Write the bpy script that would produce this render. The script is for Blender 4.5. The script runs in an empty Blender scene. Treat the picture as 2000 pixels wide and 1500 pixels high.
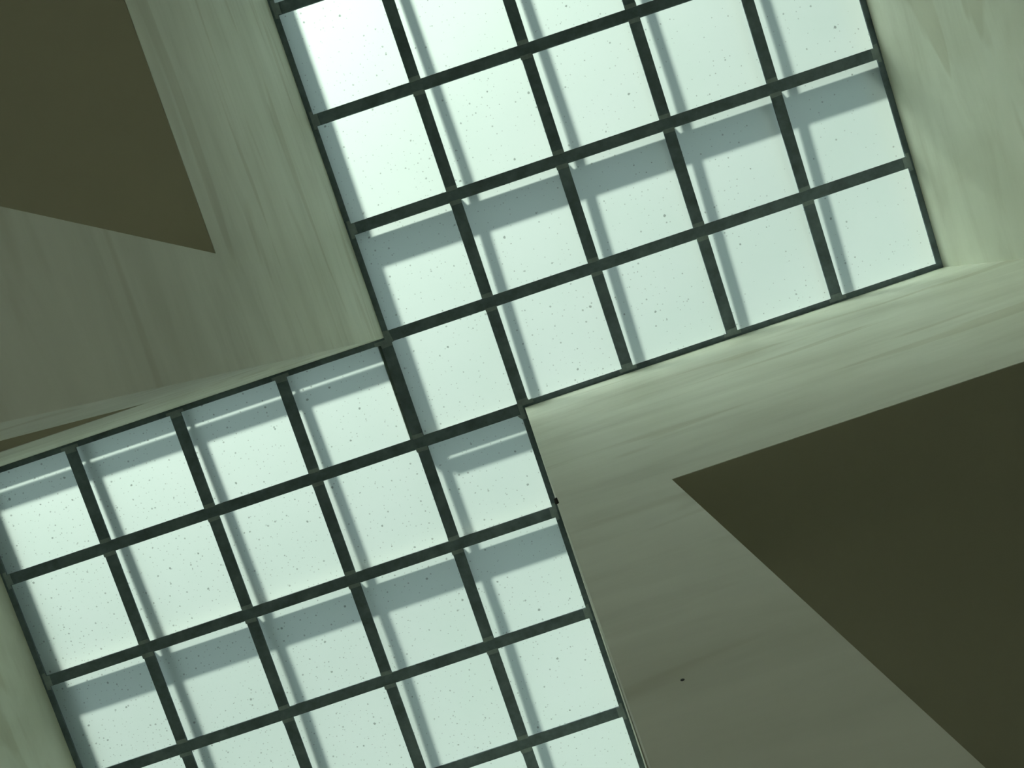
import bpy, bmesh, math, random
from mathutils import Matrix, Vector

random.seed(4)
S = 0.6                       # one glazing square, metres
SC = bpy.context.scene
COL = SC.collection

# ------------------------------------------------------------------ camera
F_PX = 1738.14
RV = (8.13752165e-02, -9.52546700e-03, -3.23289925e-01)
TV = (-2.10045999, -3.24883838, 7.75239479)


def rodrigues(r):
    v = Vector(r)
    return Matrix.Rotation(v.length, 3, v.normalized())


R = rodrigues(RV)
eye = -(R.transposed() @ Vector(TV)) * S
cam_data = bpy.data.cameras.new('camera')
cam_data.sensor_fit = 'HORIZONTAL'
cam_data.sensor_width = 36.0
cam_data.lens = F_PX / 2000.0 * 36.0
cam_data.clip_start = 0.05
cam = bpy.data.objects.new('camera', cam_data)
COL.objects.link(cam)
M = R.transposed() @ Matrix(((1, 0, 0), (0, -1, 0), (0, 0, -1)))
cam.matrix_world = Matrix.Translation(eye) @ M.to_4x4()
SC.camera = cam

# ------------------------------------------------------------------ daylight and exposure
world = bpy.data.worlds.new('sky')
SC.world = world
world.use_nodes = True
bg = world.node_tree.nodes['Background']
bg.inputs['Color'].default_value = (0.86, 0.97, 1.0, 1)
bg.inputs['Strength'].default_value = 0.42

TU, TVV = 0.45, 0.85          # how far a shadow runs along u and v for each unit of height
sun_data = bpy.data.lights.new('sun', 'SUN')
sun_data.energy = 17.0
sun_data.color = (1.0, 0.955, 0.86)
sun_data.angle = math.radians(6.0)
sun = bpy.data.objects.new('sun', sun_data)
COL.objects.link(sun)
sun.rotation_euler = Vector((TU, TVV, -1.0)).to_track_quat('-Z', 'Y').to_euler()
sun.location = (-3, -6, 7)

SC.view_settings.view_transform = 'Standard'
SC.view_settings.look = 'None'
SC.view_settings.exposure = 0.53
SC.view_settings.gamma = 1.0
SC.view_settings.use_curve_mapping = False


# ------------------------------------------------------------------ materials
class NT:
    def __init__(self, name):
        self.m = bpy.data.materials.new(name)
        self.m.use_nodes = True
        self.t = self.m.node_tree
        self.t.nodes.clear()
        self.out = self.t.nodes.new('ShaderNodeOutputMaterial')

    def n(self, kind, **kw):
        nd = self.t.nodes.new(kind)
        for k_, v in kw.items():
            setattr(nd, k_, v)
        return nd

    def l(self, a, b):
        self.t.links.new(a, b)

    def pos(self, scale):
        g = self.n('ShaderNodeNewGeometry')
        m = self.n('ShaderNodeMapping')
        m.inputs['Scale'].default_value = scale
        self.l(g.outputs['Position'], m.inputs['Vector'])
        return m.outputs['Vector']

    def noise(self, vec, scale, detail=4.0, rough=0.55, dist=0.0):
        x = self.n('ShaderNodeTexNoise')
        x.inputs['Scale'].default_value = scale
        x.inputs['Detail'].default_value = detail
        x.inputs['Roughness'].default_value = rough
        x.inputs['Distortion'].default_value = dist
        self.l(vec, x.inputs['Vector'])
        return x.outputs['Fac']

    def ramp(self, fac, stops):
        r = self.n('ShaderNodeValToRGB')
        e = r.color_ramp.elements
        while len(e) > 1:
            e.remove(e[-1])
        for i, (p, c) in enumerate(stops):
            el = e[0] if i == 0 else e.new(p)
            el.position = p
            el.color = (*c, 1) if len(c) == 3 else c
        self.l(fac, r.inputs['Fac'])
        return r.outputs['Color']

    def mix(self, a, b, fac=1.0, mode='MULTIPLY'):
        x = self.n('ShaderNodeMix', data_type='RGBA', blend_type=mode)
        if isinstance(fac, float):
            x.inputs['Factor'].default_value = fac
        else:
            self.l(fac, x.inputs['Factor'])
        for sock, v in ((x.inputs['A'], a), (x.inputs['B'], b)):
            if isinstance(v, tuple):
                sock.default_value = (*v, 1)
            else:
                self.l(v, sock)
        return x.outputs['Result']

    def math(self, op, a, b=0.0, clamp=False):
        x = self.n('ShaderNodeMath', operation=op, use_clamp=clamp)
        for i, v in enumerate((a, b)):
            if isinstance(v, (int, float)):
                x.inputs[i].default_value = v
            else:
                self.l(v, x.inputs[i])
        return x.outputs[0]

    def principled(self, color, rough=0.7, spec=0.3, metal=0.0, bump=None):
        p = self.n('ShaderNodeBsdfPrincipled')
        if isinstance(color, tuple):
            p.inputs['Base Color'].default_value = (*color, 1)
        else:
            self.l(color, p.inputs['Base Color'])
        p.inputs['Roughness'].default_value = rough
        p.inputs['Specular IOR Level'].default_value = spec
        p.inputs['Metallic'].default_value = metal
        if bump is not None:
            b = self.n('ShaderNodeBump')
            b.inputs['Strength'].default_value = bump[1]
            b.inputs['Distance'].default_value = bump[2]
            self.l(bump[0], b.inputs['Height'])
            self.l(b.outputs['Normal'], p.inputs['Normal'])
        self.l(p.outputs[0], self.out.inputs['Surface'])
        return p


def plaster(name, along, seed, base):
    """Trowelled plaster: streaks run level along the wall ('x' or 'y')."""
    a = NT(name)
    sc = (0.62, 2.4, 2.7) if along == 'x' else (2.4, 0.62, 2.7)
    v = a.pos(sc)
    off = a.n('ShaderNodeVectorMath', operation='ADD')
    off.inputs[1].default_value = (seed, seed * 1.7, seed * 0.6)
    a.l(v, off.inputs[0])
    big = a.noise(off.outputs[0], 0.9, 5.0, 0.6, 0.5)
    c1 = a.ramp(big, [(0.30, (0.84, 0.835, 0.81)), (0.46, (0.96, 0.96, 0.95)), (0.62, (1.03, 1.03, 1.03)), (0.8, (0.98, 0.99, 1.0))])
    fine = a.noise(off.outputs[0], 2.6, 6.0, 0.6, 0.7)
    c2 = a.ramp(fine, [(0.30, (0.925, 0.92, 0.905)), (0.5, (1.0, 1.0, 1.0)), (0.7, (1.02, 1.02, 1.02))])
    smear = a.noise(off.outputs[0], 1.5, 2.5, 0.45, 0.8)
    c3 = a.ramp(smear, [(0.0, (1, 1, 1)), (0.59, (1, 1, 1)), (0.64, (0.87, 0.855, 0.815)), (1.0, (0.82, 0.80, 0.76))])
    blot = a.noise(a.pos((1, 1, 1)), 1.6, 3.0, 0.5, 0.6)
    c4 = a.ramp(blot, [(0.34, (0.94, 0.935, 0.915)), (0.62, (1.03, 1.035, 1.04))])
    c = a.mix(a.mix(a.mix(a.mix(base, c1), c2), c3), c4)
    a.principled(c, 0.58, 0.30, bump=(fine, 0.10, 0.004))
    return a.m


WALL = (0.77, 0.79, 0.69)
M_WX = plaster('plaster_streaked_along_x', 'x', 3.1, WALL)
M_WY = plaster('plaster_streaked_along_y', 'y', 7.4, WALL)


def paint(name, col, var=0.06):
    a = NT(name)
    n = a.noise(a.pos((1, 1, 1)), 1.3, 4)
    c = a.mix(col, a.ramp(n, [(0.3, (1 - var,) * 3), (0.7, (1.0, 1.0, 1.0))]))
    a.principled(c, 0.8, 0.25)
    return a.m


M_CEIL = paint('brown_ceiling_paint', (0.54, 0.56, 0.39))
M_ROOM = paint('room_wall_paint', (0.50, 0.48, 0.42))


M_GROUND = paint('pale_paving', (0.36, 0.35, 0.32))


def floor_mat():
    a = NT('stone_floor_tiles')
    b = a.n('ShaderNodeTexBrick')
    b.offset = 0.0
    b.inputs['Scale'].default_value = 1.0
    b.inputs['Brick Width'].default_value = 0.6
    b.inputs['Row Height'].default_value = 0.6
    b.inputs['Mortar Size'].default_value = 0.004
    b.inputs['Color1'].default_value = (0.58, 0.56, 0.50, 1)
    b.inputs['Color2'].default_value = (0.54, 0.52, 0.46, 1)
    b.inputs['Mortar'].default_value = (0.25, 0.24, 0.21, 1)
    a.l(a.pos((1, 1, 1)), b.inputs['Vector'])
    a.principled(b.outputs['Color'], 0.5, 0.4)
    return a.m


M_FLOOR = floor_mat()


def steel(name, col, var, rough=0.6):
    a = NT(name)
    v = a.pos((1, 1, 1))
    n = a.noise(v, 9.0, 6, 0.65)
    m = a.noise(v, 34.0, 4, 0.6)
    c = a.mix(col, a.ramp(n, [(0.34, (1 - var,) * 3), (0.66, (1 + var * 0.7, 1 + var * 0.62, 1 + var * 0.5))]))
    c = a.mix(c, a.ramp(m, [(0.35, (0.9, 0.9, 0.9)), (0.65, (1.05, 1.05, 1.05))]))
    a.principled(c, rough, 0.35)
    return a.m


M_BAR = steel('dark_painted_steel', (0.165, 0.215, 0.255), 0.30)
M_CLIP = steel('grey_steel_plate', (0.32, 0.385, 0.42), 0.18)
M_ROOF = steel('roof_steel', (0.13, 0.14, 0.14), 0.1, 0.85)
M_BLACK = steel('blackened_steel', (0.02, 0.02, 0.018), 0.1)


def frosted():
    a = NT('frosted_glass_face')
    v = a.pos((1, 1, 1))
    # settled dirt: many small specks of uneven size, in drifting clusters
    dirt = None
    drift = a.noise(v, 2.3, 3, 0.6)
    g_ = a.n('ShaderNodeSeparateXYZ')
    a.l(v, g_.inputs[0])
    west = a.math('MULTIPLY', a.math('SUBTRACT', 0.75, g_.outputs[0]), 0.075)       # the lower wing is the dirtier one
    for sc, size, keep, dark in ((30.0, 0.080, 0.42, 0.66), (14.0, 0.055, 0.42, 0.52), (6.0, 0.032, 0.34, 0.38)):
        vo = a.n('ShaderNodeTexVoronoi', feature='F1', voronoi_dimensions='2D')
        vo.inputs['Scale'].default_value = sc
        a.l(v, vo.inputs['Vector'])
        sp = a.n('ShaderNodeSeparateColor')
        a.l(vo.outputs['Color'], sp.inputs[0])
        odds = a.math('ADD', a.math('ADD', a.math('MULTIPLY', sp.outputs[0], 0.6), a.math('MULTIPLY', drift, 0.8)), west)
        chance = a.math('GREATER_THAN', odds, 1.0 - keep * 0.62)
        rad = a.math('MULTIPLY', a.math('ADD', a.math('MULTIPLY', sp.outputs[1], 0.9), 0.30), size)
        wob = a.math('ADD', vo.outputs['Distance'], a.math('MULTIPLY', a.math('SUBTRACT', a.noise(v, 110.0, 2), 0.5), size * 1.6))
        inside = a.math('MULTIPLY', a.math('SUBTRACT', 1.35, a.math('DIVIDE', wob, rad)), 2.2, clamp=True)
        amt = a.math('MULTIPLY', a.math('MULTIPLY', inside, chance), 1.0 - dark)
        dirt = amt if dirt is None else a.math('MAXIMUM', dirt, amt)
    cloud = a.noise(v, 1.5, 4, 0.6, 0.4)
    tint = a.ramp(cloud, [(0.3, (0.70, 0.885, 0.815)), (0.7, (0.735, 0.905, 0.85))])
    col = a.mix(tint, (0.09, 0.14, 0.12), dirt, 'MIX')
    tr = a.n('ShaderNodeBsdfTranslucent')
    a.l(col, tr.inputs['Color'])
    # etched glass scatters forward: one wide lobe and one that leans closer to the straight-through direction
    lobes = []
    for rough, ior in ((0.80, 1.25), (0.97, 0.585)):
        rf = a.n('ShaderNodeBsdfRefraction')
        rf.inputs['Roughness'].default_value = rough
        rf.inputs['IOR'].default_value = ior
        a.l(col, rf.inputs['Color'])
        lobes.append(rf)
    ml = a.n('ShaderNodeMixShader')
    ml.inputs['Fac'].default_value = 0.66
    a.l(lobes[0].outputs[0], ml.inputs[1])
    a.l(lobes[1].outputs[0], ml.inputs[2])
    mx = a.n('ShaderNodeMixShader')
    mx.inputs['Fac'].default_value = 0.66
    a.l(tr.outputs[0], mx.inputs[1])
    a.l(ml.outputs[0], mx.inputs[2])
    df = a.n('ShaderNodeBsdfDiffuse')
    df.inputs['Color'].default_value = (0.75, 0.80, 0.77, 1)
    m2 = a.n('ShaderNodeMixShader')
    m2.inputs['Fac'].default_value = 0.10
    a.l(mx.outputs[0], m2.inputs[1])
    a.l(df.outputs[0], m2.inputs[2])
    a.l(m2.outputs[0], a.out.inputs['Surface'])
    return a.m


def clear():
    a = NT('clear_glass_face')
    t = a.n('ShaderNodeBsdfTransparent')
    t.inputs['Color'].default_value = (0.95, 0.975, 0.965, 1)
    g = a.n('ShaderNodeBsdfGlossy')
    g.inputs['Roughness'].default_value = 0.05
    fr = a.n('ShaderNodeFresnel')
    fr.inputs['IOR'].default_value = 1.45
    mx = a.n('ShaderNodeMixShader')
    a.l(fr.outputs[0], mx.inputs[0])
    a.l(t.outputs[0], mx.inputs[1])
    a.l(g.outputs[0], mx.inputs[2])
    a.l(mx.outputs[0], a.out.inputs['Surface'])
    return a.m


M_FROST = frosted()
M_CLEAR = clear()


# ------------------------------------------------------------------ geometry helpers
def box(bm, x0, y0, z0, x1, y1, z1):
    vs = [bm.verts.new(p) for p in ((x0, y0, z0), (x1, y0, z0), (x1, y1, z0), (x0, y1, z0),
                                    (x0, y0, z1), (x1, y0, z1), (x1, y1, z1), (x0, y1, z1))]
    fs = [bm.faces.new([vs[i] for i in q]) for q in ((3, 2, 1, 0), (4, 5, 6, 7), (0, 1, 5, 4), (1, 2, 6, 5), (2, 3, 7, 6), (3, 0, 4, 7))]
    return vs, fs


def prism(bm, poly, off):
    """Closed solid from a planar polygon swept by the vector off."""
    off = Vector(off)
    a = [bm.verts.new(p) for p in poly]
    b = [bm.verts.new(Vector(p) + off) for p in poly]
    bm.faces.new(a)
    bm.faces.new(list(reversed(b)))
    n = len(poly)
    for i in range(n):
        j = (i + 1) % n
        bm.faces.new((a[j], a[i], b[i], b[j]))
    bmesh.ops.recalc_face_normals(bm, faces=bm.faces)


def link(name, bm, mats, parent=None, loc=(0, 0, 0)):
    me = bpy.data.meshes.new(name)
    bm.normal_update()
    bm.to_mesh(me)
    bm.free()
    for m in (mats if isinstance(mats, (list, tuple)) else [mats]):
        me.materials.append(m)
    o = bpy.data.objects.new(name, me)
    COL.objects.link(o)
    o.location = loc
    if parent is not None:
        o.parent = parent
    return o


def structure(name, bm, mat):
    o = link(name, bm, mat)
    o['kind'] = 'structure'
    return o


# ------------------------------------------------------------------ the setting
ZC = -4.3457 * S                       # ceiling level below the skylight
ZF = eye.z - 1.5                       # floor
PV, PU = 2.5154 * S, 1.4833 * S        # far edges of the two corner piers
PT = 0.485 * S
X0, X1, Y0, Y1 = -9 * S, 11 * S, -7 * S, 14 * S

# wall beside the upper wing: a header above the ceiling level that turns into a corner pier down to the floor
bm = bmesh.new()
prism(bm, [(0, -S, 0), (0, 3 * S, 0), (0, 3 * S, ZF), (0, PV, ZF), (0, PV, ZC), (0, -S, ZC)], (-PT, 0, 0))
structure('wall_upper_left', bm, M_WY)
bm = bmesh.new()
prism(bm, [(5 * S, 4 * S, 0), (S, 4 * S, 0), (S, 4 * S, ZF), (PU, 4 * S, ZF), (PU, 4 * S, ZC), (5 * S, 4 * S, ZC)], (0, PT, 0))
structure('wall_lower_right', bm, M_WX)


def wall_box(name, x0, y0, x1, y1, mat):
    b = bmesh.new()
    box(b, x0, y0, ZC, x1, y1, 0)
    structure(name, b, mat)


wall_box('wall_right', 5 * S, -S - PT, 5 * S + PT, 4 * S + PT, M_WY)
wall_box('wall_top', -PT, -S - PT, 5 * S, -S, M_WX)
wall_box('wall_middle_left', -4 * S - PT, 3 * S - PT, -PT, 3 * S, M_WX)
wall_box('wall_left', -4 * S - PT, 3 * S, -4 * S, 8 * S + PT, M_WY)
wall_box('wall_bottom', -4 * S, 8 * S, S + PT, 8 * S + PT, M_WX)
wall_box('wall_middle_right', S, 4 * S + PT, S + PT, 8 * S, M_WY)

# flat brown ceiling with the stepped opening cut out of it
bm = bmesh.new()
zl = ZC - 0.002
q = 0.0015
for (a0, b0, a1, b1) in ((X0, Y0, X1, -S - q), (X0, -S - q, -q, 3 * S - q), (5 * S + q, -S - q, X1, 4 * S + q),
                         (X0, 3 * S - q, -4 * S - q, 8 * S + q), (S + q, 4 * S + q, X1, 8 * S + q), (X0, 8 * S + q, X1, Y1)):
    box(bm, a0, b0, zl, a1, b1, ZC + 0.12)
ceil = structure('ceiling', bm, M_CEIL)

bm = bmesh.new()
box(bm, X0, Y0, ZF - 0.15, X1, Y1, ZF)
structure('floor', bm, M_FLOOR)
WIN_W, SILL, HEAD = 5.0, ZF + 0.15, ZF + 1.22  # low side windows added out of view to light the ceiling and piers
for i, (nm, ax, at, out, lo, hi) in enumerate((('wall_north', 'y', Y0, -1, X0, X1), ('wall_south', 'y', Y1, 1, X0, X1),
                                               ('wall_west', 'x', X0, -1, Y0, Y1), ('wall_east', 'x', X1, 1, Y0, Y1))):
    mid = (lo + hi) / 2
    w0, w1 = mid - WIN_W / 2, mid + WIN_W / 2
    t0, t1 = sorted((at, at + out * 0.25))

    def side(bm_, a0, a1, z0, z1, d0=t0, d1=t1):
        if ax == 'y':
            box(bm_, a0, d0, z0, a1, d1, z1)
        else:
            box(bm_, d0, a0, z0, d1, a1, z1)

    bm = bmesh.new()
    for a0, a1, z0, z1 in ((lo - 0.25, w0, ZF - 0.15, ZC + 0.12), (w1, hi + 0.25, ZF - 0.15, ZC + 0.12),
                           (w0, w1, ZF - 0.15, SILL), (w0, w1, HEAD, ZC + 0.12)):
        side(bm, a0, a1, z0, z1)
    structure(nm, bm, M_ROOM)
    c0, c1 = at + out * 0.10, at + out * 0.16
    c0, c1 = min(c0, c1), max(c0, c1)
    bm = bmesh.new()
    for a0, a1, z0, z1 in ((w0, w1, SILL, SILL + 0.07), (w0, w1, HEAD - 0.07, HEAD), (w0, w0 + 0.07, SILL, HEAD), (w1 - 0.07, w1, SILL, HEAD),
                           (mid - 0.04, mid + 0.04, SILL, HEAD)):
        side(bm, a0, a1, z0, z1, c0, c1)
    win = structure('added_window_%d' % (i + 1), bm, M_ROOF)
    bm = bmesh.new()
    side(bm, w0 + 0.06, w1 - 0.06, SILL + 0.06, HEAD - 0.06, (c0 + c1) / 2 - 0.004, (c0 + c1) / 2 + 0.004)
    link('added_pane', bm, M_CLEAR, win)
bm = bmesh.new()
box(bm, X0 - 30, Y0 - 30, ZF - 0.4, X1 + 30, Y1 + 30, ZF - 0.2)
structure('ground', bm, M_GROUND)

# ------------------------------------------------------------------ the skylight
sky = bpy.data.objects.new('skylight', None)
COL.objects.link(sky)
sky.location = (0.5 * S, 3.5 * S, 0)
sky['label'] = 'stepped skylight of frosted glass squares held in a dark steel grid'
sky['category'] = 'skylight'
OX, OY = sky.location.x, sky.location.y

HW = 0.0315                    # half width of a bar
FL = 0.008                     # flange thickness
GZ0, GZ1 = 0.0085, 0.0145      # glass


def part(name, bm, mats):
    bmesh.ops.translate(bm, vec=(-OX, -OY, 0), verts=bm.verts)
    return link(name, bm, mats, sky)


def tee(bm, p, q, hw=HW, web=True):
    """T bar from p to q in plan (one of x, y constant): flat flange below, thin web standing between the panes."""
    if abs(p[1] - q[1]) < 1e-6:
        prof = lambda a, z: (p[0], p[1] + a, z)
        d = (q[0] - p[0], 0, 0)
    else:
        prof = lambda a, z: (p[0] + a, p[1], z)
        d = (0, q[1] - p[1], 0)
    e = 0.002
    pts = [(-hw + e, 0), (hw - e, 0), (hw, e), (hw, FL), (0.005, FL), (0.005, 0.034), (-0.005, 0.034), (-0.005, FL), (-hw, FL), (-hw, e)]
    prism(bm, [prof(a, z) for a, z in pts], d)


def h_bar(name, u0, u1, v, e0, e1):
    bm = bmesh.new()
    tee(bm, (u0 * S + e0, v * S), (u1 * S + e1, v * S))
    part(name, bm, M_BAR)


def v_bar(name, u, v0, v1, jit=0.0):
    bm = bmesh.new()
    tee(bm, (u * S, v0 * S + HW), (u * S, v1 * S - HW))
    if jit:
        sh = random.uniform(-jit, jit)
        for vv in bm.verts:
            vv.co.x += sh
    part(name, bm, M_BAR)


# rails along the eight sides
h_bar('edge_rail', 0, 5, -1, -HW, HW)
h_bar('edge_rail', -4, 0, 3, -HW, -HW)
h_bar('edge_rail', 1, 5, 4, HW, HW)
h_bar('edge_rail', -4, 1, 8, -HW, HW)
v_bar('edge_rail', 0, -1, 3)
v_bar('edge_rail', 5, -1, 4)
v_bar('edge_rail', -4, 3, 8)
v_bar('edge_rail', 1, 4, 8)
# long cross bars
for v in (0, 1, 2):
    h_bar('cross_bar', 0, 5, v, HW, -HW)
h_bar('cross_bar', 0, 5, 3, -HW, -HW)
h_bar('cross_bar', -4, 1, 4, HW, HW)
for v in (5, 6, 7):
    h_bar('cross_bar', -4, 1, v, HW, -HW)
# short bars between the cross bars
for u in (1, 2, 3, 4):
    for v in range(-1, 4):
        v_bar('short_bar', u, v, v + 1, 0.0015)
for u in (-3, -2, -1, 0):
    for v in range(3, 8):
        v_bar('short_bar', u, v, v + 1, 0.0015)

# glass squares: clear above, acid frosted on the lower face; one mesh shared by all
g = bmesh.new()
h = S / 2 - 0.006
_, fs = box(g, -h, -h, GZ0, h, h, GZ1)
for f in fs:
    f.material_index = 1
fs[0].material_index = 0
first = None
squares = {(a, b) for a in range(0, 5) for b in range(-1, 4)} | {(a, b) for a in range(-4, 1) for b in range(3, 8)}
for (u, v) in sorted(squares):
    at = ((u + 0.5) * S - OX, (v + 0.5) * S - OY, 0)
    if first is None:
        first = link('glass_pane', g, [M_FROST, M_CLEAR], sky, at)
    else:
        o = first.copy()
        COL.objects.link(o)
        o.location = at
        o.parent = sky


# small steel plates where bars meet, each one piece
def plate(poly):
    bm = bmesh.new()
    prism(bm, [(x + random.uniform(-0.0018, 0.0018), y + random.uniform(-0.0018, 0.0018), 0.0006) for x, y in poly], (0, 0, -0.0036))
    part('bracket', bm, M_CLIP)


def rect(x, y, w, d):
    return [(x - w / 2, y - d / 2), (x + w / 2, y - d / 2), (x + w / 2, y + d / 2), (x - w / 2, y + d / 2)]


def bracket_cross(u, v):
    x, y = u * S, v * S
    plate(rect(x, y - HW - 0.008, 0.060, 0.022))
    plate(rect(x - 0.0025, y + HW + 0.006, 0.063, 0.022))


def bracket_end(u, v, dx, dy):
    """At a rail: a tee shaped plate, (dx, dy) points along the bar away from the rail."""
    x, y = u * S, v * S
    tee_ = [(0.012, -0.048), (0.030, -0.048), (0.030, -0.029), (0.050, -0.029), (0.050, 0.029), (0.030, 0.029), (0.030, 0.048), (0.012, 0.048)]
    if dx:
        plate([(x + dx * a, y + b) for a, b in tee_])
    else:
        plate([(x + b, y + dy * a) for a, b in tee_])


for u in (1, 2, 3, 4):
    for v in (0, 1, 2, 3):
        bracket_cross(u, v)
for u in (-3, -2, -1, 0):
    for v in (4, 5, 6, 7):
        bracket_cross(u, v)
for v in (0, 1, 2):
    bracket_end(0, v, 1, 0)
    bracket_end(5, v, -1, 0)
bracket_end(5, 3, -1, 0)
for v in (5, 6, 7):
    bracket_end(1, v, -1, 0)
bracket_end(-4, 4, 1, 0)
bracket_end(-4, 5, 1, 0)
for u in (2, 3, 4):
    bracket_end(u, 4, 0, -1)
for u in (-3, -2, -1):
    bracket_end(u, 3, 0, 1)
# angled gussets at the two inner corners
x, y = 0, 3 * S
plate([(0.000, y - 0.034), (0.036, y - 0.034), (0.042, y + 0.034), (0.030, y + 0.036), (0.030, y + 0.052), (-0.030, y + 0.052), (-0.030, y + 0.036),
       (-0.060, y + 0.034), (-0.060, y + 0.012), (0.000, y + 0.012)])
x, y = S, 4 * S
plate([(x + 0.055, y - 0.034), (x + 0.055, y - 0.012), (x - 0.008, y - 0.012), (x - 0.008, y + 0.060), (x - 0.030, y + 0.060), (x - 0.052, y + 0.034),
       (x - 0.034, y + 0.030), (x - 0.036, y - 0.030), (x - 0.030, y - 0.048), (x + 0.030, y - 0.048), (x + 0.032, y - 0.034)])

# ---- the roof frame standing over the glass (it throws the shadows on the panes)
CH = 0.300                     # height of kerbs and purlins
KT = 0.05


def roof(name, *boxes):
    bm = bmesh.new()
    for b in boxes:
        box(bm, *b)
    part(name, bm, M_ROOF)


K0 = 0.016
SL0, SL1 = 0.158, 0.186        # narrow slot added to two of the kerbs to throw a bright line
roof('kerb', (-KT, -S - KT, K0, 0, 4 * S, CH - 0.01))
roof('kerb', (-KT, -S - KT, K0, 5 * S + KT, -S, CH))
roof('kerb', (5 * S, -S, K0, 5 * S + KT, 4 * S + KT, CH))
roof('kerb', (S + KT, 4 * S, K0, 5 * S, 4 * S + KT, CH))
roof('kerb', (0.012, 4 * S - 0.006, K0 + 0.02, S, 4 * S + 0.004, SL0), (0.012, 4 * S - 0.006, SL1, S, 4 * S + 0.004, CH))
roof('kerb', (-4 * S, 3 * S - 0.010, K0, -KT, 3 * S, SL0), (-4 * S, 3 * S - 0.010, SL1, -KT, 3 * S, CH))
roof('kerb', (-4 * S - KT, 3 * S - KT, K0, -4 * S, 8 * S + KT, CH - 0.01))
roof('kerb', (S, 4 * S + KT, K0, S + KT, 8 * S, CH))
roof('kerb', (-4 * S, 8 * S, K0, S + KT, 8 * S + KT, CH))

PB = 0.108
for u0, u1, v in ((0, 5, 2), (-4, 1, 5)):
    roof('purlin', (u0 * S, v * S - 0.010, PB, u1 * S, v * S + 0.010, CH))
    for u in range(u0 + 1, u1):
        roof('purlin_post', (u * S - 0.012, v * S - 0.010, 0.034, u * S + 0.012, v * S + 0.010, PB))


def rib(u, v0, v1, vm):
    """Sloping rafter over the glass, highest over the middle of its wing."""
    bm = bmesh.new()
    t, lo, hi, dep = 0.010, 0.140, 0.197, 0.094
    pts = [(v0 * S, lo), (vm * S, hi), (v1 * S, lo), (v1 * S, lo + dep), (vm * S, hi + dep), (v0 * S, lo + dep)]
    if v0 > vm - 2.4:          # a rafter that starts part way up the slope
        z0 = lo + (hi - lo) * (1 - (vm - v0) / 2.5)
        pts[0] = (v0 * S, z0)
        pts[5] = (v0 * S, z0 + dep)
    prism(bm, [(u * S - t, y, z) for y, z in pts], (2 * t, 0, 0))
    part('rafter', bm, M_ROOF)


for u in (1, 2, 3, 4):
    rib(u, -1, 4, 1.5)
for u in (-3, -2, -1):
    rib(u, 3, 8, 5.5)
rib(0, 4, 8, 5.5)


# a stray black bolt end beside the frame and a speck on the pier
def from_pixel(x, y, axis, val):
    d = R.transposed() @ Vector(((x - 1000) / F_PX, (y - 750) / F_PX, 1.0))
    return eye + d * ((val - eye[axis]) / d[axis])


p = from_pixel(1088, 983, 1, 4 * S)
bm = bmesh.new()
bmesh.ops.create_cone(bm, cap_ends=True, segments=10, radius1=0.006, radius2=0.005, depth=0.016)
bmesh.ops.rotate(bm, cent=(0, 0, 0), matrix=Matrix.Rotation(math.radians(90), 3, 'X'), verts=bm.verts)
bmesh.ops.translate(bm, vec=(p.x, 4 * S - 0.007, p.z), verts=bm.verts)
o = link('bolt', bm, M_BLACK)
o['label'] = 'small black bolt end sticking out of the pale wall beside the skylight rail'
o['category'] = 'bolt'
p = from_pixel(1333, 1328, 1, 4 * S)
bm = bmesh.new()
bmesh.ops.create_icosphere(bm, subdivisions=2, radius=0.003)
for vv in bm.verts:
    vv.co = Vector((vv.co.x * 1.0, vv.co.y * 0.35, vv.co.z * 1.2)) + p
o = link('nail_head', bm, M_BLACK)
o['label'] = 'tiny dark nail head alone on the shaded lower part of the pale pier'
o['category'] = 'nail'
